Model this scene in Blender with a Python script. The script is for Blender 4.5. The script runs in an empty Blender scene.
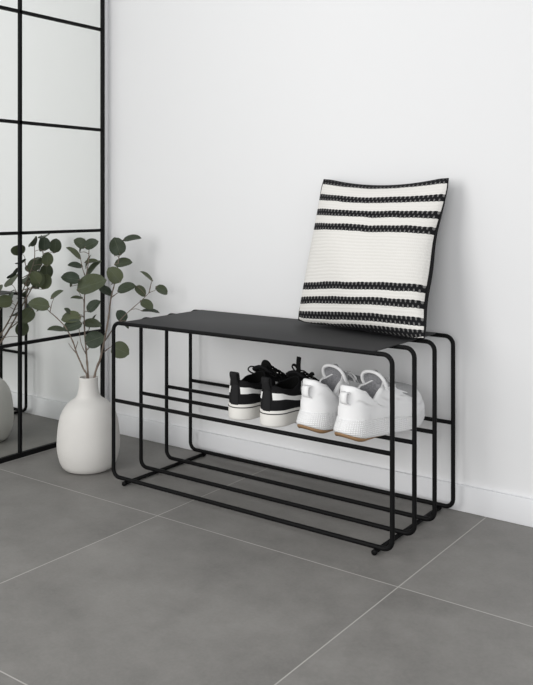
import bpy, bmesh, math, random
from mathutils import Vector, Matrix
random.seed(7)
C = bpy.context.scene.collection
PI = math.pi

# ------------------------------------------------------------------ helpers
def link(o, parent=None):
    C.objects.link(o)
    if parent: o.parent = parent
    return o

def obj(name, verts, faces, mat, parent=None, smooth=True, uvs=None, loc=None):
    me = bpy.data.meshes.new(name)
    me.from_pydata([tuple(v) for v in verts], [], faces)
    me.update()
    if uvs is not None:
        ul = me.uv_layers.new(name='UVMap')
        for p in me.polygons:
            for li in p.loop_indices:
                ul.data[li].uv = uvs[me.loops[li].vertex_index]
    bm = bmesh.new(); bm.from_mesh(me)
    bmesh.ops.recalc_face_normals(bm, faces=bm.faces)
    bm.to_mesh(me); bm.free()
    if smooth:
        for p in me.polygons: p.use_smooth = True
    me.materials.append(mat)
    o = bpy.data.objects.new(name, me)
    if loc: o.location = loc
    return link(o, parent)

def thing(name, label, cat, loc=(0, 0, 0), rotz=0, group=None):
    o = bpy.data.objects.new(name, None)
    o.empty_display_size = .05
    o.location = loc; o.rotation_euler = (0, 0, rotz)
    link(o)
    return tag(o, label, cat, group)

def tag(o, label, cat, group=None):
    o['label'] = label; o['category'] = cat
    if group: o['group'] = group
    return o

def struct(o):
    o['kind'] = 'structure'
    return o

def boxmesh(x0, x1, y0, y1, z0, z1):
    v = [(x0,y0,z0),(x1,y0,z0),(x1,y1,z0),(x0,y1,z0),(x0,y0,z1),(x1,y0,z1),(x1,y1,z1),(x0,y1,z1)]
    f = [(0,3,2,1),(4,5,6,7),(0,1,5,4),(1,2,6,5),(2,3,7,6),(3,0,4,7)]
    return v, f

def box(name, b, mat, parent=None, bevel=0, seg=2):
    v, f = boxmesh(*b)
    o = obj(name, v, f, mat, parent, smooth=False)
    if bevel:
        m = o.modifiers.new('bevel', 'BEVEL'); m.width = bevel; m.segments = seg
        for p in o.data.polygons: p.use_smooth = True
        m.harden_normals = False
    return o

class MB:
    """collects shapes into one mesh"""
    def __init__(s): s.v = []; s.f = []; s.uv = []
    def add(s, v, f):
        n = len(s.v); s.v += [tuple(p) for p in v]
        s.f += [tuple(i + n for i in q) for q in f]
        return s
    def build(s, name, mat, parent=None, smooth=True):
        return obj(name, s.v, s.f, mat, parent, smooth)

def tube(path, r, n=10, closed=False, radii=None, flat=None):
    """round (or flattened) tube along a path"""
    P = [Vector(p) for p in path]; N = len(P)
    v = []; f = []
    prev = None
    for i, p in enumerate(P):
        if closed: t = P[(i+1) % N] - P[i-1]
        else: t = P[min(i+1, N-1)] - P[max(i-1, 0)]
        t.normalize()
        if prev is None:
            a = Vector((0,0,1)) if abs(t.z) < .9 else Vector((0,1,0))
            u = t.cross(a).normalized()
        else:
            u = (prev - t * prev.dot(t)).normalized()
        prev = u; w = t.cross(u)
        rr = radii[i] if radii else r
        fl = flat if flat else 1
        for k in range(n):
            a = 2*PI*k/n
            v.append(p + u*(rr*math.cos(a)) + w*(rr*fl*math.sin(a)))
    m = N if closed else N-1
    for i in range(m):
        j = (i+1) % N
        for k in range(n):
            l = (k+1) % n
            f.append((i*n+k, i*n+l, j*n+l, j*n+k))
    if not closed:
        f.append(tuple(range(n))[::-1]); f.append(tuple((N-1)*n+k for k in range(n)))
    return v, f

def smoothpath(pts, sub=6):
    """Catmull-Rom through the points"""
    P = [Vector(p) for p in pts]; out = []
    for i in range(len(P)-1):
        a = P[max(i-1,0)]; b = P[i]; c = P[i+1]; d = P[min(i+2,len(P)-1)]
        for k in range(sub):
            t = k/sub
            out.append(.5*((2*b) + (c-a)*t + (2*a-5*b+4*c-d)*t*t + (3*b-a-3*c+d)*t**3))
    out.append(P[-1]); return out

def loft(rings, close=True, cap0=False, cap1=False):
    n = len(rings[0]); v = []; f = []
    for r in rings: v += r
    for i in range(len(rings)-1):
        for k in range(n if close else n-1):
            l = (k+1) % n
            f.append((i*n+k, i*n+l, (i+1)*n+l, (i+1)*n+k))
    if cap0: f.append(tuple(range(n))[::-1])
    if cap1: f.append(tuple((len(rings)-1)*n+k for k in range(n)))
    return v, f

def ribbon(path, width, thick, wdir):
    """flat strip of given width (along wdir) and thickness following a path"""
    P = [Vector(p) for p in path]; w = Vector(wdir).normalized(); rings = []
    for i, p in enumerate(P):
        t = (P[min(i+1,len(P)-1)] - P[max(i-1,0)]).normalized()
        ww = (w - t*w.dot(t)).normalized(); n = t.cross(ww)
        h = width/2; k = thick/2
        rings.append([p+ww*h+n*k, p-ww*h+n*k, p-ww*h-n*k, p+ww*h-n*k])
    return loft(rings, True, True, True)

def lerp(a, b, t): return a + (b-a)*t
def interp(tab, t):
    if t <= tab[0][0]: return tab[0][1]
    for (a, x), (b, y) in zip(tab, tab[1:]):
        if t <= b:
            k = (t-a)/(b-a); k = k*k*(3-2*k) if len(tab) > 2 else k
            return lerp(x, y, k)
    return tab[-1][1]

# ------------------------------------------------------------------ materials
class NT:
    def __init__(s, name):
        s.m = bpy.data.materials.new(name); s.m.use_nodes = True
        s.t = s.m.node_tree; s.n = s.t.nodes
        s.bsdf = s.n['Principled BSDF']
    def node(s, typ, **kw):
        x = s.n.new(typ)
        for k, v in kw.items(): setattr(x, k, v)
        return x
    def link(s, a, b): s.t.links.new(a, b)
    def math(s, op, a, b=None, c=None):
        x = s.n.new('ShaderNodeMath'); x.operation = op
        for i, q in enumerate((a, b, c)):
            if q is None: continue
            if isinstance(q, (int, float)): x.inputs[i].default_value = q
            else: s.link(q, x.inputs[i])
        return x.outputs[0]
    def mix(s, fac, a, b):
        x = s.n.new('ShaderNodeMix'); x.data_type = 'RGBA'
        for sock, q in ((x.inputs[0], fac), (x.inputs[6], a), (x.inputs[7], b)):
            if isinstance(q, (int, float)): sock.default_value = q
            elif isinstance(q, tuple): sock.default_value = (*q, 1)
            else: s.link(q, sock)
        return x.outputs[2]
    def noise(s, vec, scale, detail=3, rough=.5):
        x = s.n.new('ShaderNodeTexNoise'); x.inputs['Scale'].default_value = scale
        x.inputs['Detail'].default_value = detail; x.inputs['Roughness'].default_value = rough
        if vec is not None: s.link(vec, x.inputs['Vector'])
        return x.outputs[0]
    def ramp(s, fac, lo, hi, a=0., b=1.):
        x = s.n.new('ShaderNodeMapRange')
        s.link(fac, x.inputs[0])
        for i, q in ((1, lo), (2, hi), (3, a), (4, b)): x.inputs[i].default_value = q
        return x.outputs[0]
    def coord(s, which='Object'): return s.n.new('ShaderNodeTexCoord').outputs[which]
    def geo(s): return s.n.new('ShaderNodeNewGeometry').outputs['Position']
    def sep(s, v):
        x = s.n.new('ShaderNodeSeparateXYZ'); s.link(v, x.inputs[0]); return x.outputs
    def bump(s, h, strength, dist):
        x = s.n.new('ShaderNodeBump'); x.inputs['Strength'].default_value = strength
        x.inputs['Distance'].default_value = dist
        s.link(h, x.inputs['Height']); s.link(x.outputs[0], s.bsdf.inputs['Normal'])
    def set(s, color=None, rough=None, metal=None, spec=None, **kw):
        b = s.bsdf.inputs
        if color is not None:
            if isinstance(color, tuple): b['Base Color'].default_value = (*color, 1)
            else: s.link(color, b['Base Color'])
        if rough is not None:
            if isinstance(rough, (int, float)): b['Roughness'].default_value = rough
            else: s.link(rough, b['Roughness'])
        if metal is not None: b['Metallic'].default_value = metal
        if spec is not None: b['Specular IOR Level'].default_value = spec
        for k, v in kw.items(): b[k.replace('_', ' ')].default_value = v
        return s

def simple(name, col, rough=.6, spec=.5, nscale=None, namp=.06, bump=None, metal=0):
    m = NT(name)
    co = m.coord('Object')
    if nscale:
        n = m.noise(co, nscale, 4)
        a = tuple(max(0, c*(1-namp)) for c in col); b = tuple(min(1, c*(1+namp)) for c in col)
        m.set(color=m.mix(n, a, b))
    else: m.set(color=col)
    m.set(rough=rough, spec=spec, metal=metal)
    if bump:
        m.bump(m.noise(co, bump[0], 3), bump[1], bump[2])
    return m.m

GX, GY, TX, TY = -.7642, 1.4898, .6436, .6445
def floor_material():
    m = NT('grey_stone_tiles')
    p = m.geo(); s = m.sep(p)
    u = m.math('DIVIDE', m.math('SUBTRACT', s[0], GX), TX)
    v = m.math('DIVIDE', m.math('SUBTRACT', s[1], GY), TY)
    def edge(q, T):
        fr = m.math('FRACT', q)
        return m.math('MULTIPLY', m.math('MINIMUM', fr, m.math('SUBTRACT', 1., fr)), T)
    d = m.math('MINIMUM', edge(u, TX), edge(v, TY))
    grout = m.ramp(d, .0009, .0017, 1., 0.)
    # every tile its own shade and its own cloud
    cv = m.node('ShaderNodeCombineXYZ')
    m.link(m.math('FLOOR', u), cv.inputs[0]); m.link(m.math('FLOOR', v), cv.inputs[1])
    wn = m.node('ShaderNodeTexWhiteNoise', noise_dimensions='3D'); m.link(cv.outputs[0], wn.inputs['Vector'])
    off = m.node('ShaderNodeVectorMath', operation='MULTIPLY_ADD')
    m.link(wn.outputs['Color'], off.inputs[0]); off.inputs[1].default_value = (7, 7, 7); m.link(p, off.inputs[2])
    big = m.noise(off.outputs[0], 3.2, 5, .6)
    mid = m.noise(off.outputs[0], 14, 6, .65)
    fine = m.noise(off.outputs[0], 160, 3, .6)
    k = m.math('ADD', m.math('MULTIPLY', m.ramp(big, .3, .7, -.5, .5), .30),
               m.math('ADD', m.math('MULTIPLY', m.ramp(mid, .3, .7, -.5, .5), .24),
                      m.math('MULTIPLY', m.ramp(fine, .3, .7, -.5, .5), .10)))
    k = m.math('ADD', k, m.math('MULTIPLY', m.math('SUBTRACT', wn.outputs['Value'], .5), .04))
    k = m.math('ADD', k, .5)
    col = m.mix(k, FLOOR_LO, FLOOR_HI)
    m.set(color=m.mix(grout, col, (.42, .405, .385)))
    m.set(rough=m.ramp(mid, .3, .7, .46, .58), spec=.35)
    h = m.math('SUBTRACT', m.math('MULTIPLY', fine, .15), grout)
    m.bump(h, .25, .0012)
    return m.m
FLOOR_LO, FLOOR_HI = (.108, .104, .098), (.315, .304, .288)
M = {}
M['wall'] = simple('white_wall_paint', (.80, .803, .812), .9, .1, bump=(260, .06, .001))
M['trim'] = simple('white_trim_paint', (.80, .805, .825), .6, .2)
M['floor'] = floor_material()
M['black_metal'] = simple('black_powder_coat', (.005, .005, .0053), .55, .12, bump=(900, .08, .0003))
M['panel'] = simple('charcoal_sheet_metal', (.027, .027, .0285), .6, .25, bump=(1200, .08, .0003))
M['mirror'] = NT('mirror_glass').set(color=(.90, .915, .895), rough=.0, metal=1.).m
M['vase'] = simple('matt_white_ceramic', (.66, .645, .62), .75, .3, nscale=35, namp=.03, bump=(90, .10, .001))
M['vase_in'] = simple('shaded_ceramic', (.5, .48, .46), .8)
M['stem'] = simple('brown_twig', (.17, .135, .11), .8, .2, nscale=60, namp=.35)

# ------------------------------------------------------------------ the room
WX, WY, BBY = -2.0735, 1.957, 1.945
struct(box('floor', (WX, 1.6, -2.2, WY, -.05, 0), M['floor']))
struct(box('wall_back', (WX-.1, 1.6, WY, WY+.1, -.05, 2.6), M['wall']))
struct(box('wall_left', (WX-.1, WX, .25, WY, -.05, 2.6), simple('white_wall_paint_brightened', (.90, .90, .91), .9, .1, bump=(260, .06, .001))))  # same white wall, colour lifted to stand in for light missing on this side
struct(box('baseboard_back', (WX, 1.6, BBY, WY, 0, .0635), M['trim'], bevel=.002))
struct(box('baseboard_left', (WX, WX+.009, .25, BBY, 0, .0635), M['trim'], bevel=.002))

# ------------------------------------------------------------------ grid mirror
mir = thing('grid_mirror', 'tall black-framed floor mirror divided into square panes, against the left wall', 'mirror', (WX, 1.4167, 0))
def mpart(name, b, mat, bevel=0):
    b = (b[0]-WX, b[1]-WX, b[2]-1.4167, b[3]-1.4167, b[4], b[5])
    return box(name, b, mat, mir, bevel)
y1, sp, hw = 1.9214, .3283, .0046
z0m, dzm = .0088, .3278
y0 = y1 - 3*sp; zt = z0m + 6*dzm
XF, XG = -2.0555, -2.0612
gb = (XG-.006, XG, y0, y1, z0m, zt)
mpart('mirror_glass', gb, M['mirror'])
fr = MB()
for b in ((XG-.010, XF, y0-hw, y0+hw, 0, zt+.008), (XG-.010, XF, y1-hw, y1+hw, 0, zt+.008),
          (XG-.010, XF, y0-hw, y1+hw, 0.0, .0140), (XG-.010, XF, y0-hw, y1+hw, zt-.006, zt+.008)):
    fr.add(*boxmesh(b[0]-WX, b[1]-WX, b[2]-1.4167, b[3]-1.4167, b[4], b[5]))
fr.build('frame', M['black_metal'], mir, smooth=False)
for k in (1, 2):
    y = y1 - k*sp
    mpart('vertical_bar', (XG, XF-.001, y-hw, y+hw, .0140, zt-.006), M['black_metal'])
for k in range(1, 6):
    z = z0m + dzm*k
    mpart('horizontal_bar', (XG, XF-.001, y0+hw, y1-hw, z-.0048, z+.0048), M['black_metal'])

# ------------------------------------------------------------------ bench
BX, BY = -1.256, 1.7595
bench = thing('shoe_bench', 'black wire-frame shoe bench with flat charcoal seat panel and open shelf, against the white wall', 'bench', (BX, BY, 0))
RR = .0053; x0, x1 = -1.676-BX, -.8358-BX; zb, zm, ztp = .0159, .2211, .4299; cr = .021
ys = [1.6022-BY + .3145*i/3 for i in range(4)]
def rounded_rect(y):
    p = []
    for cx, cz, a0 in ((x1-cr, ztp-cr, 0), (x0+cr, ztp-cr, 90), (x0+cr, zb+cr, 180), (x1-cr, zb+cr, 270)):
        for k in range(9):
            a = math.radians(a0 + k*90/8)
            p.append((cx + cr*math.cos(a), y, cz + cr*math.sin(a)))
    return p
for y in ys:
    fv = tube(rounded_rect(y), RR, 12, closed=True)
    fo = obj('rod_frame', fv[0], fv[1], M['black_metal'], bench)
    sv = tube([(x0, y, zm), (x1, y, zm)], RR*.95, 12)
    obj('shelf_rod', sv[0], sv[1], M['black_metal'], bench)
box('seat_panel', (-1.637-BX, -.878-BX, 1.5995-BY, 1.920-BY, ztp+RR-.0024, ztp+RR+.0003), M['panel'], bench, bevel=.0008)
for x in (-1.628-BX, -.875-BX):
    ba = tube([(x, 1.596-BY, .0062), (x, 1.9225-BY, .0062)], .0049, 12)
    bo = obj('foot_bar', ba[0], ba[1], M['black_metal'], bench)
    for ya in (1.592, 1.9185):
        fv = tube([(x, ya-BY, .0061), (x, ya+.008-BY, .0061)], .0061, 14)
        obj('foot_cap', fv[0], fv[1], M['black_metal'], bo)

# ------------------------------------------------------------------ vase
VX, VY = -1.8206, 1.6436
prof = [(0, .0), (.045, .0), (.062, .0015), (.071, .008), (.0775, .018), (.083, .034), (.0868, .052), (.0882, .070), (.0878, .090),
        (.0862, .110), (.0835, .131), (.079, .150), (.0722, .166), (.062, .1815), (.050, .192), (.040, .1985), (.0335, .2055), (.0298, .216),
        (.0272, .230), (.0262, .245), (.0264, .256), (.0258, .2585), (.0243, .2590), (.0232, .2575), (.0228, .245), (.0235, .220), (.030, .203), (.045, .19), (.06, .17), (.07,.12),(.06,.02),(0,.012)]
pp = smoothpath([(r, 0, z) for r, z in prof], 4)
rings = []
for p in pp:
    r = max(p.x, .0004)
    rings.append([(r*math.cos(2*PI*k/64), r*math.sin(2*PI*k/64), max(p.z, 0)) for k in range(64)])
vv, vf = loft(rings, True, True, True)
vase = obj('vase', vv, vf, M['vase'], loc=(VX, VY, 0))
tag(vase, 'white matt ceramic bottle vase with narrow neck, standing on the floor beside the mirror', 'vase')

# ------------------------------------------------------------------ eucalyptus
def leaf_material():
    m = NT('eucalyptus_leaf')
    co = m.coord('UV'); s = m.sep(co)
    r = m.node('ShaderNodeAttribute', attribute_name='tone').outputs['Fac']
    base = m.mix(r, (.026, .037, .025), (.100, .112, .055))
    vein = m.math('ABSOLUTE', m.math('SUBTRACT', s[0], .5))
    vn = m.ramp(vein, 0., .02, .35, 0.)
    side = m.math('SINE', m.math('MULTIPLY', m.math('SUBTRACT', s[1], m.math('MULTIPLY', vein, .8)), 60.))
    base = m.mix(m.math('MULTIPLY', m.ramp(side, .85, 1., 0., 1.), .12), base, (.16, .19, .13))
    base = m.mix(vn, base, (.19, .21, .14))
    n = m.noise(m.coord('Object'), 45, 4)
    base = m.mix(m.ramp(n, .35, .7, 0., .3), base, (.10, .12, .10))
    geo = m.n.new('ShaderNodeNewGeometry')
    m.set(color=base, rough=.6, spec=.2)
    m.bump(side, .1, .0006)
    return m.m
M['leaf'] = leaf_material()
STEMS = [
    ('A', [(-1.8206, 1.6436, 0.2388), (-1.8527, 1.665, 0.3147), (-1.8855, 1.6871, 0.3813), (-1.91, 1.7074, 0.4508), (-1.93, 1.7324, 0.5281), (-1.9349, 1.7467, 0.5752), (-1.9337, 1.7476, 0.6175)]),
    ('B', [(-1.8091, 1.652, 0.2388), (-1.8288, 1.6968, 0.3039), (-1.8416, 1.7244, 0.3513), (-1.8566, 1.7545, 0.4114), (-1.873, 1.7801, 0.4675), (-1.8786, 1.802, 0.5137), (-1.884, 1.8208, 0.5731), (-1.881, 1.823, 0.6037)]),
    ('B2', [(-1.8404, 1.7225, 0.3458), (-1.8484, 1.7648, 0.3782), (-1.8317, 1.7937, 0.4151), (-1.8105, 1.8143, 0.4415), (-1.7909, 1.8324, 0.4651), (-1.777, 1.8438, 0.4831), (-1.7607, 1.8526, 0.4908)]),
    ('B3', [(-1.8293, 1.7109, 0.3193), (-1.806, 1.7086, 0.3336), (-1.7909, 1.7099, 0.3407)]),
    ('B4', [(-1.873, 1.7801, 0.4675), (-1.8528, 1.7813, 0.4807), (-1.8392, 1.7887, 0.4899)]),
    ('B5', [(-1.777, 1.8438, 0.4831), (-1.7749, 1.8502, 0.5097), (-1.7748, 1.8552, 0.5214)]),
    ('C', [(-1.8229, 1.6419, 0.2388), (-1.838, 1.6386, 0.283), (-1.8527, 1.6293, 0.3227), (-1.8644, 1.6248, 0.3564), (-1.8805, 1.613, 0.3964), (-1.8945, 1.5958, 0.4228), (-1.9107, 1.5806, 0.4431), (-1.9192, 1.5733, 0.4546)]),
    ('C2', [(-1.9107, 1.5806, 0.4431), (-1.9214, 1.5966, 0.4665), (-1.9243, 1.6062, 0.4783)]),
    ('C3', [(-1.8527, 1.6293, 0.3227), (-1.8687, 1.6211, 0.3422), (-1.8739, 1.6165, 0.3537)]),
    ('C4', [(-1.8604, 1.6306, 0.336), (-1.8608, 1.6384, 0.3521), (-1.8625, 1.6398, 0.3575)]),
    ('A2', [(-1.8552, 1.6646, 0.3174), (-1.8604, 1.6511, 0.3504), (-1.8697, 1.6517, 0.3927)]),
    ('A3', [(-1.93, 1.7324, 0.5281), (-1.928, 1.7189, 0.5531), (-1.9302, 1.713, 0.5802), (-1.9276, 1.7088, 0.5895)]),
    ('A4', [(-1.93, 1.7324, 0.5281), (-1.9158, 1.7119, 0.5154), (-1.9185, 1.6988, 0.5192)]),
    ('A5', [(-1.91, 1.7074, 0.4508), (-1.9079, 1.7028, 0.4662), (-1.9088, 1.6979, 0.4711)]),
    ('A6', [(-1.8626, 1.6681, 0.3219), (-1.8362, 1.6633, 0.3397), (-1.8276, 1.6612, 0.3494)]),
]
LEAVES = [
    ('A', (-1.9537, 1.7331, 0.6311), (-0.5887, -0.6287, 0.5081), (0.8058, -0.4064, 0.4307), 0.0393, 0.0322),
    ('A', (-1.926, 1.747, 0.6283), (0.5973, 0.6873, 0.4133), (0.4385, -0.7114, 0.5492), 0.0422, 0.0346),
    ('A', (-1.9312, 1.6876, 0.6038), (-0.5265, -0.5461, 0.6516), (0.6402, 0.2496, 0.7265), 0.0503, 0.0413),
    ('A', (-1.9334, 1.6953, 0.5668), (-0.6596, -0.7355, 0.1547), (0.4155, -0.1854, 0.8905), 0.0401, 0.0329),
    ('A', (-1.9363, 1.7581, 0.5751), (0.6668, 0.7417, 0.0732), (0.1858, -0.2605, 0.9474), 0.0394, 0.0323),
    ('A', (-1.9268, 1.7586, 0.5552), (0.4276, 0.5481, 0.7188), (-0.26, -0.6871, 0.6785), 0.0575, 0.0472),
    ('A', (-1.926, 1.6728, 0.5308), (-0.6559, -0.73, 0.1924), (0.6172, -0.3718, 0.6934), 0.0515, 0.0422),
    ('A', (-1.884, 1.7078, 0.5116), (0.6131, 0.7213, 0.3222), (0.3561, -0.6164, 0.7023), 0.0825, 0.0677),
    ('A', (-1.9041, 1.785, 0.4869), (0.6129, 0.5737, -0.5433), (0.7106, -0.0994, 0.6966), 0.0425, 0.0349),
    ('A', (-1.9057, 1.676, 0.4747), (-0.664, -0.7454, 0.0587), (0.2088, -0.1095, 0.9718), 0.0323, 0.0265),
    ('A', (-1.8688, 1.7045, 0.4496), (0.4549, 0.6126, 0.6464), (0.1928, -0.7763, 0.6001), 0.044, 0.0361),
    ('C', (-1.9234, 1.5555, 0.4646), (-0.6348, -0.7541, 0.1684), (0.5921, -0.3347, 0.7331), 0.0552, 0.0452),
    ('C', (-1.9258, 1.6159, 0.488), (0.492, 0.6754, 0.5493), (-0.0751, -0.5957, 0.7997), 0.039, 0.032),
    ('B', (-1.859, 1.8514, 0.643), (0.6956, 0.7061, 0.1326), (0.167, -0.3384, 0.9261), 0.0522, 0.0428),
    ('B', (-1.8823, 1.8159, 0.6186), (-0.2657, -0.2073, 0.9415), (0.7188, -0.6934, 0.0502), 0.0534, 0.0458),
    ('B', (-1.8736, 1.8284, 0.5692), (0.6864, 0.716, 0.1272), (0.3412, -0.4716, 0.8131), 0.0504, 0.0413),
    ('B', (-1.8759, 1.7994, 0.5334), (-0.4835, -0.411, 0.7729), (0.8112, -0.5422, 0.2191), 0.053, 0.0435),
    ('B', (-1.8258, 1.7953, 0.4976), (0.6497, 0.7018, 0.292), (0.2327, -0.5494, 0.8025), 0.0523, 0.0429),
    ('B', (-1.8005, 1.8295, 0.4897), (0.5221, 0.4073, -0.7493), (0.8477, -0.1517, 0.5082), 0.0391, 0.032),
    ('B', (-1.7899, 1.8485, 0.5316), (-0.5975, -0.505, 0.6228), (0.56, 0.2931, 0.7749), 0.0453, 0.0371),
    ('B', (-1.7459, 1.8642, 0.4928), (0.6326, 0.5123, -0.5808), (0.7624, -0.2802, 0.5832), 0.0375, 0.0308),
    ('B', (-1.7789, 1.8342, 0.4493), (0.6575, 0.5539, -0.5108), (0.7227, -0.2719, 0.6354), 0.0404, 0.0332),
    ('B', (-1.7658, 1.8351, 0.4295), (0.7258, 0.6773, -0.1207), (0.1596, 0.0049, 0.9872), 0.0508, 0.0416),
    ('B', (-1.844, 1.7966, 0.4126), (-0.5092, -0.3773, 0.7735), (0.7996, -0.5399, 0.2629), 0.0376, 0.0308),
    ('B', (-1.827, 1.7973, 0.3866), (0.5163, 0.3685, -0.7731), (0.7824, 0.1641, 0.6007), 0.021, 0.0172),
    ('B', (-1.7652, 1.7111, 0.3322), (0.676, 0.5893, -0.4425), (0.7079, -0.6862, 0.1676), 0.0502, 0.0445),
    ('A', (-1.8187, 1.6611, 0.3626), (0.6049, 0.7342, 0.3082), (0.7294, -0.6662, 0.1554), 0.0514, 0.0443),
    ('A', (-1.8817, 1.71, 0.3966), (0.6801, 0.7141, -0.1658), (0.4566, -0.2356, 0.8579), 0.0501, 0.0411),
    ('A', (-1.8943, 1.6471, 0.421), (-0.6352, -0.759, -0.1429), (0.4299, -0.5011, 0.7511), 0.0521, 0.0428),
    ('A', (-1.8732, 1.6332, 0.4004), (-0.5916, -0.7447, -0.3089), (0.2967, -0.5573, 0.7755), 0.0531, 0.0435),
    ('C', (-1.9043, 1.5997, 0.3913), (-0.6493, -0.7573, 0.0696), (0.2298, -0.1082, 0.9672), 0.0457, 0.0375),
    ('A', (-1.9095, 1.6446, 0.4395), (-0.5492, -0.5132, 0.6596), (0.766, 0.0065, 0.6429), 0.0218, 0.0179),
    ('A', (-1.941, 1.7542, 0.5078), (0.2031, 0.3199, 0.9254), (-0.7263, -0.5847, 0.3615), 0.0523, 0.0418),
    ('A', (-1.9748, 1.721, 0.5176), (0.5649, -0.2129, 0.7972), (-0.7278, -0.5838, 0.3598), 0.0417, 0.0334),
    ('A', (-1.9526, 1.7055, 0.4001), (0.139, -0.6778, -0.722), (-0.7221, -0.5683, 0.3945), 0.0516, 0.0413),
    ('A', (-1.8937, 1.7311, 0.3485), (0.1785, 0.4171, 0.8912), (-0.7211, -0.5607, 0.4069), 0.0479, 0.0387),
    ('B', (-1.9018, 1.8221, 0.5263), (0.2258, 0.2817, 0.9326), (-0.7226, -0.5936, 0.3543), 0.0494, 0.0395),
    ('A', (-1.9535, 1.7736, 0.4995), (0.1098, 0.4211, 0.9003), (-0.7207, -0.59, 0.3639), 0.0493, 0.0394),
    ('B', (-1.9164, 1.8467, 0.6107), (0.1866, 0.2875, 0.9394), (-0.7237, -0.6065, 0.3293), 0.0464, 0.0371),
    ('A', (-1.9737, 1.7556, 0.622), (0.2872, 0.1653, 0.9435), (-0.7314, -0.5983, 0.3274), 0.0422, 0.0337),
    ('A', (-1.9665, 1.7732, 0.5724), (0.2334, 0.2544, 0.9385), (-0.7254, -0.5973, 0.3423), 0.0423, 0.0339),
    ('A', (-1.9113, 1.7392, 0.3937), (0.1164, 0.4621, 0.8792), (-0.722, -0.5685, 0.3943), 0.0483, 0.0386),
    ('C', (-1.977, 1.6024, 0.4548), (0.5877, -0.8084, -0.0326), (-0.7404, -0.5537, 0.381), 0.0469, 0.0375),
]

def leaf_geom(L, W, seg=10):
    """a cupped round leaf lying along +x from base (0,0,0), width along y, normal +z"""
    v = []; uv = []; f = []
    nx, ny = 9, 4
    for i in range(nx+1):
        t = i/nx
        hw = W/2 * (math.sin(PI*min(1, t**.85))**.52) if 0 < t < 1 else .0006
        for j in range(-ny, ny+1):
            q = j/ny
            y = hw*q
            z = .10*W*(q*q)*math.sin(PI*t)**.5 + .10*L*(-(t-.5)**2*1.2) + .010*L*math.sin(7*t+3*q)
            v.append((L*t, y, z)); uv.append((.5+.5*q*hw/(W/2), t))
    n = 2*ny+1
    for i in range(nx):
        for j in range(n-1):
            f.append((i*n+j, (i+1)*n+j, (i+1)*n+j+1, i*n+j+1))
    return v, uv, f
def near_on_stem(paths, p):
    best = None
    for path in paths:
        for q in path:
            d = (q - p).length + max(0, q.z - p.z)*1.2
            if best is None or d < best[0]: best = (d, q)
    return best[1]
FAM = {'A': ('upright eucalyptus branch in the middle of the white vase', .0031),
       'B': ('eucalyptus branch forking right toward the bench, in the white vase', .0036),
       'C': ('eucalyptus branch leaning left in front of the mirror, in the white vase', .0028)}
for fam, (label, rad) in FAM.items():
    org = Vector((VX, VY, .2)) 
    br = thing('eucalyptus_branch', label, 'branch', org, 0, 'eucalyptus branches in the vase')
    st = MB(); dense = []
    for k, pts in STEMS:
        if k[0] != fam: continue
        P = [Vector(p) for p in pts]
        if len(k) == 1:
            a = P[0]
            P = [Vector((VX + (a.x-VX)*.2 + {'A': 0., 'B': .006, 'C': -.008}[k], VY + (a.y-VY)*.2 + {'A':.006,'B':.0,'C':-.006}[k], .03 + .004*ord(k[0])%3*.003)), a] + P[1:]
        sp_ = smoothpath(P, 6)
        r0 = rad if len(k) == 1 else rad*.5
        n = len(sp_); rr = [lerp(r0, r0*.36, i/(n-1)) * (1 + .10*math.sin(i*2.1) + (.22 if i % 7 == 3 else 0)) for i in range(n)]
        tv = tube([q - org for q in sp_], r0, 7, radii=rr)
        st.add(*tv); dense.append([q for q in sp_ if q.z > .30])
    lm = MB(); luv = []; tone = []
    for fb, c, t, nrm, L, W in LEAVES:
        if fb != fam: continue
        c, t, nrm = Vector(c), Vector(t), Vector(nrm)
        nrm = (nrm - t*nrm.dot(t)).normalized(); s = nrm.cross(t)
        base = c - t*(L*.5)
        L *= 1.10; W *= 1.10
        v, uv, f = leaf_geom(L, W)
        lm.add([base + t*a + s*b + nrm*(z) - org for a, b, z in v], f); luv += uv
        tn = random.random(); tone += [tn]*len(v)
        q = near_on_stem(dense, base)
        mid = (q + base)/2 + Vector((0, 0, .004))
        st.add(*tube([x - org for x in smoothpath([q, mid, base, base + t*L*.12], 4)], .0009, 5))
    st.build('stem', M['stem'], br)
    lo = obj('foliage', lm.v, lm.f, M['leaf'], br, uvs=luv)
    at = lo.data.attributes.new('tone', 'FLOAT', 'POINT')
    for i, x in enumerate(tone): at.data[i].value = x

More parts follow.
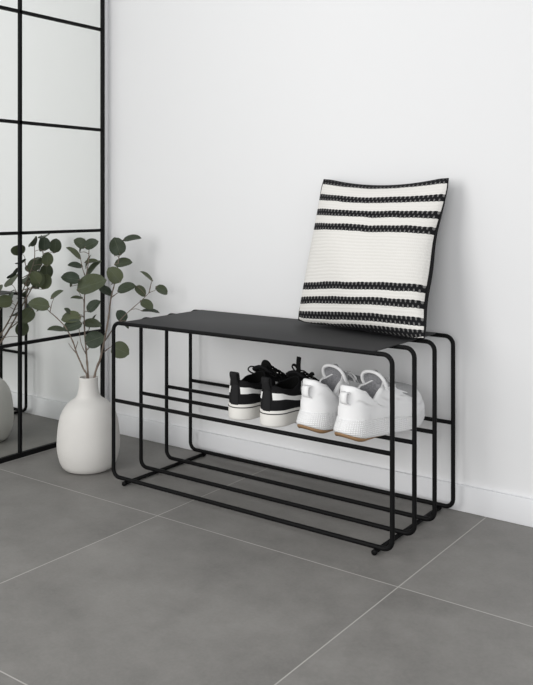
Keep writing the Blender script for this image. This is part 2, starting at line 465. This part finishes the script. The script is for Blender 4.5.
# ------------------------------------------------------------------ cushion
def cushion_material():
    m = NT('striped_woven_cotton')
    s = m.sep(m.coord('UV')); u, v = s[0], s[1]      # v runs 0 (top seam) .. 1 (bottom seam)
    wob = m.math('MULTIPLY', m.math('SUBTRACT', m.noise(m.coord('UV'), 5, 2), .5), .018)
    low = m.ramp(v, .4, .7, 0., 1.)
    vv_ = m.math('SUBTRACT', m.math('ADD', v, wob), m.math('MULTIPLY', m.math('MULTIPLY', low, .06), m.math('SUBTRACT', .5, u)))
    saw = m.math('SINE', m.math('MULTIPLY', u, 2*PI*33))
    bands = None; tt = None
    for c in BANDS:
        d = m.math('DIVIDE', m.math('SUBTRACT', vv_, c), .0255)
        inside = m.math('LESS_THAN', m.math('ABSOLUTE', d), m.math('MULTIPLY_ADD', saw, .05, .93))
        speck = m.math('MULTIPLY', saw, m.math('SINE', m.math('MULTIPLY', d, 2.6)))
        sp2 = m.math('MULTIPLY', m.math('GREATER_THAN', speck, .52), inside)
        bands = inside if bands is None else m.math('MAXIMUM', bands, inside)
        tt = sp2 if tt is None else m.math('MAXIMUM', tt, sp2)
    row = m.math('SINE', m.math('MULTIPLY', vv_, 2*PI*46))
    stitch = m.math('SINE', m.math('ADD', m.math('MULTIPLY', u, 2*PI*80), m.math('MULTIPLY', m.math('FLOOR', m.math('MULTIPLY', vv_, 46)), PI)))
    n = m.noise(m.coord('UV'), 120, 3)
    white = m.mix(m.ramp(row, -1., -.4, .3, 0.), (.76, .745, .715), (.60, .585, .555))
    white = m.mix(m.ramp(n, .4, .7, 0., .25), white, (.70, .68, .65))
    black = m.mix(n, (.006, .006, .007), (.022, .022, .024))
    c = m.mix(bands, white, black)
    c = m.mix(tt, c, (.17, .168, .165))
    m.set(color=c, rough=.95, spec=.1)
    m.bump(m.math('ADD', m.math('MULTIPLY', row, .6), m.math('MULTIPLY', stitch, .35)), .35, .0014)
    return m.m
BANDS = (.014, .138, .247, .350, .735, .830, .928, .998)
M['cushion'] = cushion_material()
M['cushion_back'] = simple('black_cotton', (.012, .012, .013), .95, .1, bump=(700, .2, .0006))
TL, TR, BL, BR = Vector((-1.213,1.927,.820)), Vector((-.840,1.909,.816)), Vector((-1.244,1.848,.4415)), Vector((-.840,1.772,.4395))
cc = (TL+TR+BL+BR)/4
cu = thing('throw_cushion', 'square white knitted cushion with black stripes, propped on the bench against the wall', 'cushion', (cc.x, cc.y, .4383))
org = Vector(cu.location)
nrm = ((TR-TL).cross(BL-TL)).normalized()
if nrm.y > 0: nrm = -nrm
def rim(u, v):
    p = TL*(1-u)*(1-v) + TR*u*(1-v) + BL*(1-u)*v + BR*u*v
    ex, ey = (TR-TL).normalized(), (TL-BL).normalized()
    a = 4*u*(1-u); b = 4*v*(1-v)
    # seams pull inward between the corners
    p = p - ey*(.022*a*(1-v)**3) + ey*(.002*a*v**3) - ex*(.018*b*u**3*(1+.8*(v-.5))) + ex*(.005*b*(1-u)**3)
    p = p + ex*(.004*math.sin(9*v+1)*(1-b)*0 + .0025*math.sin(13*v)*b*u**4)
    for cu_, cv_ in ((0, 0), (1, 0), (0, 1), (1, 1)):
        g = math.exp(-((u-cu_)**2 + (v-cv_)**2)/.0022)
        p = p + (ex*(.5-cu_) - ey*(.5-cv_))*(.008*g)
    return p
def puff(u, v, e): 
    a = max(0, 4*u*(1-u)); b = max(0, 4*v*(1-v))
    return (a*b)**e
N = 72
fv, fuv, ff, bv = [], [], [], []
for i in range(N+1):
    for j in range(N+1):
        u, v = j/N, i/N
        p = rim(u, v)
        w = .006*math.sin(5*u+4*v)*puff(u, v, .8) + .004*math.sin(11*u-6*v+1)*puff(u, v, .6)
        h = .062*puff(u, v, .52)*(1 + .25*(v-.5)) + w
        fv.append(p + nrm*h - org); fuv.append((u, v))
        hb = (.030 + .034*min(1, v/.6))*puff(u, v, .30)
        bv.append(p - nrm*hb - org)
for i in range(N):
    for j in range(N):
        a = i*(N+1)+j
        ff.append((a, a+1, a+N+2, a+N+1))
obj('front_cover', fv, ff, M['cushion'], cu, uvs=fuv)
obj('back_cover', bv, ff, M['cushion_back'], cu)
edge = [rim(k/40, 0) for k in range(40)] + [rim(1, k/40) for k in range(40)] + [rim(1-k/40, 1) for k in range(40)] + [rim(0, 1-k/40) for k in range(40)]
ev = tube([p - org for p in edge], +.0016, 8, closed=True)
obj('seam_piping', ev[0], ev[1], M['cushion_back'], cu)

# ------------------------------------------------------------------ shoes
M['canvas_black'] = simple('black_canvas', (.011, .011, .012), .9, .15, bump=(900, .25, .0006))
M['suede_black'] = simple('black_suede', (.020, .020, .021), .95, .1, bump=(500, .3, .0008))
M['lace_black'] = simple('black_lace', (.008, .008, .008), .9, .1)
M['rubber_white'] = simple('off_white_rubber', (.74, .725, .69), .6, .4, nscale=30, namp=.03)
M['leather_white'] = simple('white_leather_stripe', (.80, .80, .79), .55, .4)
M['knit_white'] = simple('white_knit', (.84, .84, .845), .85, .2, bump=(420, .25, .0008))
M['lining_grey'] = simple('heather_grey_lining', (.30, .30, .315), .95, .1, nscale=220, namp=.5, bump=(500, .3, .0008))
M['lining_dark'] = simple('dark_lining', (.006, .006, .006), .95, .05)
M['mesh_grey'] = simple('light_grey_mesh', (.40, .40, .405), .9, .1, nscale=300, namp=.25, bump=(600, .3, .0006))
M['gum'] = simple('gum_rubber', (.30, .18, .09), .55, .4)
M['black_rubber'] = simple('black_rubber_line', (.012, .012, .012), .7)
def diamond_sole():
    m = NT('white_diamond_sole')
    s = m.sep(m.coord('UV'))
    k = 2*PI/.0115
    a = m.math('SINE', m.math('MULTIPLY', m.math('ADD', s[0], m.math('MULTIPLY', s[1], 1.3)), k))
    b = m.math('SINE', m.math('MULTIPLY', m.math('SUBTRACT', s[0], m.math('MULTIPLY', s[1], 1.3)), k))
    h = m.math('MULTIPLY', a, b)
    g = m.ramp(h, -.2, -.8, 0., 1.)
    m.set(color=m.mix(m.math('MULTIPLY', g, .30), (.84, .84, .845), (.55, .55, .56)), rough=.6, spec=.4)
    m.bump(h, .45, .0018)
    return m.m
M['diamond'] = diamond_sole()

class Shoe:
    def __init__(s, L, width, zs, collar, cheights, cw, side):
        s.L, s.width, s.zs, s.collar, s.ch, s.cw, s.side = L, width, zs, collar, cheights, cw, side
    def plan(s, phi, scale=1.0, dy=0.):
        t = (1-math.cos(phi))/2
        w = interp(s.width, t)
        yy = s.L*t; sn = math.sin(phi)
        hr = 1-min(1, yy/.036); tr = 1-min(1, (s.L-yy)/.085)
        x = w*math.sqrt(max(0, 1-hr*hr))*max(0, 1-tr**2.3)**.5*(1 if sn >= 0 else -1)
        bend = s.side*.010*math.sin(PI*min(1, max(0, (t-.25)/.75)))   # inner side curves
        y = s.L*t
        cy = s.L/2
        return Vector((x*scale + bend, cy + (y-cy)*(1+(scale-1)*.35), 0))
    def top(s, phi):
        t = (1-math.cos(phi))/2
        y = lerp(s.collar[0], s.collar[1], t)
        sn = math.sin(phi)
        hr = 1-min(1, t*(s.collar[1]-s.collar[0])/.030)
        x = s.cw*math.sqrt(max(0, 1-hr*hr))*min(1, ((1-t)*3.2)**.5)*(1 if sn >= 0 else -1)
        return Vector((x + s.side*.004*t, y, interp(s.ch, t)))
    def upper(s, phi, k):
        t = (1-math.cos(phi))/2
        z0 = interp(s.zs, t)
        a = s.plan(phi, .965); a.z = z0 - .004
        d = s.top(phi)
        b = s.plan(phi, .985); b.z = z0 + lerp(.026, .036, t)
        c = Vector((lerp(d.x, a.x, .40), lerp(d.y, a.y, .40), d.z - lerp(.028, .016, t)))
        q = 1-k
        return a*q**3 + b*(3*q*q*k) + c*(3*q*k*k) + d*k**3
    def normal(s, phi, k):
        e = .01
        du = s.upper(phi+e, k) - s.upper(phi-e, k); dk = s.upper(phi, min(1, k+e)) - s.upper(phi, k-e if k > .02 else 0)
        n = du.cross(dk)
        n.normalize()
        c = Vector((0, s.L*.45, .03)); p = s.upper(phi, k)
        if n.dot(p - c) < 0: n = -n
        return n
    def patch(s, phis, k0, k1, off, nk=8):
        """strip lying on the upper between k0(phi) and k1(phi)"""
        rings = []
        for ph in phis:
            ring = []
            for i in range(nk+1):
                k = lerp(k0(ph), k1(ph), i/nk)
                ring.append(s.upper(ph, k) + s.normal(ph, k)*off)
            rings.append(ring)
        return loft(rings, close=False)
    def k_at_z(s, phi, z):
        lo, hi = 0., 1.
        for _ in range(24):
            m = (lo+hi)/2
            if s.upper(phi, m).z < z: lo = m
            else: hi = m
        return lo

NPH = 72
PH = [2*PI*i/NPH for i in range(NPH)]
def frange(a, b, n): return [lerp(a, b, i/n) for i in range(n+1)]

def shoe_upper(sh, root, mat, liner, pad):
    rings = [[sh.upper(p, k/16) for p in PH] for k in range(17)]
    def inward(p, d, dz):
        t = sh.top(p); c = Vector((sh.side*.002, (sh.collar[0]+sh.collar[1])/2, t.z))
        dr = (c - t); dr.normalize()
        q = t + dr*d; q.z += dz; return q
    rings += [[inward(p, pad*.25, pad*.35) for p in PH], [inward(p, pad*.75, pad*.35) for p in PH], [inward(p, pad, 0) for p in PH]]
    v, f = loft(rings)
    obj('upper', v, f, mat, root)
    lr = [[inward(p, pad*.98, .0005) for p in PH], [inward(p, pad*1.0, -.02) for p in PH], [inward(p, pad*.8, -.045) for p in PH]]
    v, f = loft(lr, True, False, True)
    obj('lining', v, f, liner, root)

def black_sneaker(loc, rz, label, side, laces, ldz):
    t = thing('sneaker', label, 'shoe', loc, rz, 'black sneakers on the bench shelf')
    sh = Shoe(.282, [(0, .034), (.12, .036), (.42, .0385), (.68, .0485), (.85, .044), (1, .034)], [(0, .038), (.5, .034), (1, .035)],
              (.006, .128), [(0, .094), (.25, .084), (.5, .078), (.8, .088), (1, .096)], .031, side)
    # flat rubber sole
    def ring(sc, z): 
        r = []
        for p in PH:
            q = sh.plan(p, sc); tt = (1-math.cos(p))/2
            q.z = (interp(sh.zs, tt)*z if z <= 1 else interp(sh.zs, tt)) ; r.append(q)
        return r
    v, f = loft([ring(.97, 0), ring(.995, .04), ring(1.0, .12), ring(1.0, .95), ring(.99, 1), ring(.93, 1)], True, True, True)
    so = obj('sole', v, f, M['rubber_white'], t)
    v, f = tube([p + Vector((0, 0, 0)) for p in ring(1.002, .80)], .0013, 6, closed=True)
    obj('sole_line', v, f, M['black_rubber'], so)
    shoe_upper(sh, t, M['canvas_black'], M['lining_dark'], .006)
    # suede strip up the heel, ending in the pull tab
    v, f = sh.patch(frange(-.165, .165, 8), lambda p: .02, lambda p: .985, .0014, 14)
    obj('heel_strip', v, f, M['suede_black'], t)
    v, f = ribbon(smoothpath([(0, .0055, .085), (0, .001, .096), (0, -.0025, .106), (0, -.003, .1135), (0, .002, .1155), (0, .007, .111), (0, .009, .102), (0, .011, .092)], 4), .021, .0022, (1, 0, 0))
    obj('heel_tab', v, f, M['suede_black'], t)
    # white wavy stripe on both sides
    for sg in (1, -1):
        phis = [sg*x for x in frange(.27, 2.02, 30)]
        def zc(ph):
            tt = (1-math.cos(ph))/2
            return interp([(0, .0715), (.09, .0705), (.35, .0585), (.55, .056), (.75, .070)], tt)
        def hwid(ph):
            x = (abs(ph)-.27)/1.75
            return .0082*(1 - .45*x)
        v, f = sh.patch(phis, lambda p: sh.k_at_z(p, zc(p)-hwid(p)), lambda p: sh.k_at_z(p, zc(p)+hwid(p)), .0012)
        obj('side_stripe', v, f, M['leather_white'], t)
    # toe cap in suede
    v, f = sh.patch(frange(PI-1.15, PI+1.15, 24), lambda p: .02, lambda p: .42, .001)
    obj('toe_cap', v, f, M['suede_black'], t)
    # tongue
    rings = []
    for y, z, w in ((.200, .070, .020), (.172, .0835, .025), (.145, .0955, .028), (.125, .105, .029), (.113, .111, .024)):
        rings.append([Vector((w*q + side*.003, y, z - .010*q*q + .002)) for q in (-1, -.6, -.2, .2, .6, 1)])
    v, f = loft(rings, close=False)
    to = obj('tongue', v, f, M['canvas_black'], t)
    sm = to.modifiers.new('thickness', 'SOLIDIFY'); sm.thickness = .005; sm.offset = 0
    # lacing rows and bow
    la = MB()
    for y, z in ((.196, .082), (.180, .0905), (.164, .098), (.148, .1065)):
        la.add(*tube(smoothpath([(-.027+side*.004, y+.002, z-.013), (-.014, y, z), (.0+side*.003, y-.001, z+.003), (.014, y, z), (.027+side*.004, y+.002, z-.013)], 3), .0034, 8, flat=.5))
    for ps, r in laces:
        la.add(*tube(smoothpath([Vector(q) + Vector((0, .004, ldz)) for q in ps], 5), r, 8, flat=.55))
    la.build('laces', M['lace_black'], t)
    return t

kx = .003
lace_a = [([(kx, .134, .114), (-.012, .120, .122), (-.030, .108, .127), (-.036, .104, .118), (-.022, .112, .109), (kx, .132, .113)], .0034),
          ([(kx, .134, .114), (.014, .130, .122), (.034, .124, .117), (.040, .122, .107), (.026, .128, .106), (kx, .134, .113)], .0034),
          ([(-.010, .132, .118), (-.006, .129, .130), (.000, .127, .137), (.008, .127, .136), (.012, .130, .127), (.008, .133, .118)], .0075),
          ([(-.008, .130, .126), (.000, .128, .130), (.010, .129, .128)], .0105),
          ([(kx, .134, .114), (.018, .136, .112), (.036, .138, .098), (.042, .139, .086)], .0026),
          ([(-.014, .131, .116), (0, .130, .115), (.014, .133, .114)], .0065)]
lace_b = [([(kx, .134, .114), (-.006, .128, .126), (-.012, .124, .137), (-.006, .122, .143), (.002, .124, .138), (.004, .130, .124), (kx, .134, .115)], .0036),
          ([(.006, .126, .126), (.006, .125, .140), (.007, .124, .150), (.009, .123, .163)], .0068),
          ([(kx, .134, .114), (.012, .131, .123), (.024, .128, .116), (.036, .126, .119), (.046, .124, .128), (.050, .124, .122)], .0056),
          ([(kx, .134, .114), (.018, .134, .112), (.034, .132, .108), (.044, .130, .100)], .0032),
          ([(-.016, .131, .113), (0, .130, .117), (.012, .133, .114)], .0070)]
SZ = zm + RR*.95
black_sneaker((-1.270, 1.612, SZ), math.radians(1), 'black sneaker with white sole and side stripe, leftmost shoe on the bench shelf', -1, lace_a, -.018)
black_sneaker((-1.170, 1.606, SZ), math.radians(0), 'black sneaker with white sole, standing right beside the white sneakers, lace end sticking up', 1, lace_b, -.017)

def white_sneaker(loc, rz, label, side):
    t = thing('sneaker', label, 'shoe', loc, rz, 'white sneakers on the bench shelf')
    sh = Shoe(.285, [(0, .034), (.12, .0375), (.42, .0385), (.70, .0475), (.87, .043), (1, .034)], [(0, .048), (.3, .043), (.65, .033), (.85, .038), (1, .052)],
              (.008, .135), [(0, .117), (.2, .106), (.46, .083), (.72, .104), (1, .115)], .0325, side)
    def zbot(tt): return .0062*max(0, 1-tt/.30) + .010*max(0, (.13-tt)/.13)**2 + .026*max(0, (tt-.60)/.40)**2 + .0012
    # sculpted midsole, flared at the bottom of the heel
    def ring(fl, kz):
        r = []
        for p in PH:
            tt = (1-math.cos(p))/2
            flare = lerp(.09, .02, min(1, tt/.6))
            q = sh.plan(p, 1 + flare*fl); z0 = zbot(tt); z1 = interp(sh.zs, tt)
            if tt < .25: q.y -= .010*fl*(1-tt/.25)
            q.z = lerp(z0, z1, kz); r.append(q)
        return r
    lev = [(.25, .02), (.75, .06), (1., .16), (.95, .32), (.75, .52), (.45, .74), (.22, .92), (.05, 1.0), (-.5, 1.0)]
    R = [ring(*q) for q in lev]
    v, f = loft([r + [r[0].copy()] for r in R], close=False)
    acc = [0.]
    for i in range(1, NPH+1): acc.append(acc[-1] + (R[2][i % NPH]-R[2][i-1]).length)
    uv = []
    for r in R:
        for i in range(NPH+1): uv.append((acc[i], r[i % NPH].z))
    so = obj('midsole', v, f, M['diamond'], t, uvs=uv)
    # gum outsole, showing at the bevelled heel
    gr = []
    for fl, dz in ((.62, .0015), (.80, .0003), (.72, -.0030), (.40, -.0075), (.1, -.0085)):
        rr = []
        for q, p in zip(ring(fl, 0), PH):
            tt = (1-math.cos(p))/2
            rr.append(Vector((q.x*interp([(.08, 1.), (.30, .86)], tt), q.y, max(zbot(tt) + dz, 0))))
        gr.append(rr)
    v, f = loft(gr, True, True, True)
    obj('outsole', v, f, M['gum'], t)
    shoe_upper(sh, t, M['knit_white'], M['lining_grey'], .009)
    # rim line where upper meets midsole
    # heel counter overlay
    v, f = sh.patch(frange(-1.25, 1.25, 30), lambda p: .03, lambda p: .40 - .10*abs(p), .0016)
    obj('heel_counter', v, f, M['knit_white'], t)
    # folded pull tab on the heel
    h = sh.upper(.10, .70)
    v, f = ribbon(smoothpath([h + Vector((0, .001, .012)), h + Vector((0, -.009, .0125)), h + Vector((0, -.0125, .004)), h + Vector((0, -.0105, -.009)), h + Vector((0, .001, -.014))], 5), .0195, .0028, (1, 0, 0))
    obj('heel_tab', v, f, M['knit_white'], t)
    # side overlays (wavy seams)
    for sg in (1, -1):
        v, f = sh.patch([sg*x for x in frange(.85, 2.45, 30)], lambda p: .04, lambda p: .30 + .12*math.sin((abs(p)-.85)*3.2), .0024)
        obj('side_overlay', v, f, M['knit_white'], t)
        v, f = sh.patch([sg*x for x in frange(1.75, 2.30, 24)], lambda p: .60 + .05*math.sin(abs(p)*38), lambda p: .97, .0026)
        obj('eyelet_panel', v, f, M['knit_white'], t)
        v, f = sh.patch([sg*x for x in frange(.42, 1.60, 30)], lambda p: .60 + .09*math.sin((abs(p)-.42)*8), lambda p: .97, .0028)
        obj('collar_overlay', v, f, M['knit_white'], t)
    # grey mesh vamp
    v, f = sh.patch(frange(PI-.95, PI+.95, 28), lambda p: .42, lambda p: .93, .0012)
    obj('vamp_mesh', v, f, M['mesh_grey'], t)
    # tongue: grey inside, white rim, arched top
    rings = []
    prof = [(.185, .078, .020), (.163, .088, .026), (.146, .098, .0305), (.136, .108, .0325), (.130, .118, .0325), (.126, .127, .0295), (.1235, .134, .0235), (.122, .1385, .014), (.1215, .1400, .005)]
    for y, z, w in prof:
        rings.append([Vector((w*q + side*.003, y - .016 + .018*(1-q*q) - .010, z)) for q in (-1, -.7, -.35, 0, .35, .7, 1)])
    v, f = loft(rings, close=False)
    to = obj('tongue', v, f, M['knit_white'], t)
    sm = to.modifiers.new('thickness', 'SOLIDIFY'); sm.thickness = .0035; sm.offset = 0
    rim_ = [r[0] for r in rings[2:]] + [r[-1] for r in rings[2:]][::-1]
    v, f = tube(smoothpath(rim_, 4), .0042, 8)
    obj('tongue_edge', v, f, M['knit_white'], to)
    rings2 = [[p + Vector((0, -.0030, -.0005)) for p in r] for r in rings[1:]]
    v, f = loft(rings2, close=False)
    obj('tongue_lining', v, f, M['lining_grey'], to)
    la = MB()
    for y, z in ((.205, .082), (.190, .0895), (.175, .097), (.160, .1045), (.148, .111)):
        la.add(*tube(smoothpath([(-.030+side*.004, y+.003, z-.016), (-.015, y, z), (side*.003, y-.001, z+.0025), (.015, y, z), (.030+side*.004, y+.003, z-.016)], 3), .0034, 8, flat=.55))
    for sg in (1, -1):
        la.add(*tube(smoothpath([(0, .147, .114), (sg*.012, .143, .121), (sg*.028, .142, .115), (sg*.034, .143, .105), (sg*.018, .146, .109), (0, .147, .113)], 4), .0027, 8, flat=.6))
    la.build('laces', M['knit_white'], t)
    return t
white_sneaker((-1.068, 1.620, SZ), math.radians(-9), 'white knit sneaker with grey lining, next to the black sneakers', -1)
white_sneaker((-.963, 1.613, SZ), math.radians(-9.5), 'white knit sneaker with grey lining, rightmost shoe on the bench shelf', 1)

# ------------------------------------------------------------------ light
w = bpy.data.worlds.new('World'); bpy.context.scene.world = w; w.use_nodes = True
w.node_tree.nodes['Background'].inputs[0].default_value = (.97, .985, 1., 1)
w.node_tree.nodes['Background'].inputs[1].default_value = .76
def area(name, loc, aim, sx, sy, power, col=(1, 1, 1)):
    l = bpy.data.lights.new(name, 'AREA'); l.shape = 'RECTANGLE'; l.size = sx; l.size_y = sy; l.energy = power; l.color = col
    o = bpy.data.objects.new(name, l); o.location = loc
    o.rotation_euler = (Vector(aim) - Vector(loc)).to_track_quat('-Z', 'Y').to_euler()
    C.objects.link(o); return o
area('room_fill_light', (.5, -2.0, .95), (-1.3, 1.9, .35), 2.4, 1.5, 46, (1, .99, .97))
area('window_light', (-1.98, -1.05, 1.35), (-1.1, 1.8, .5), 1.4, 1.7, 38, (1, .985, .96))

# ------------------------------------------------------------------ camera
cam = bpy.data.cameras.new('Camera'); co = bpy.data.objects.new('Camera', cam); C.objects.link(co)
co.location = (0, 0, .75); co.rotation_euler = (PI/2, 0, .6287)
cam.sensor_fit = 'HORIZONTAL'; cam.sensor_width = 36; cam.lens = 844.41/533*36
cam.shift_y = -(342.5-204.126)/533
cam.clip_start = .02
sc = bpy.context.scene
sc.camera = co
sc.view_settings.view_transform = 'Standard'
sc.view_settings.look = 'None'
sc.view_settings.exposure = -.07
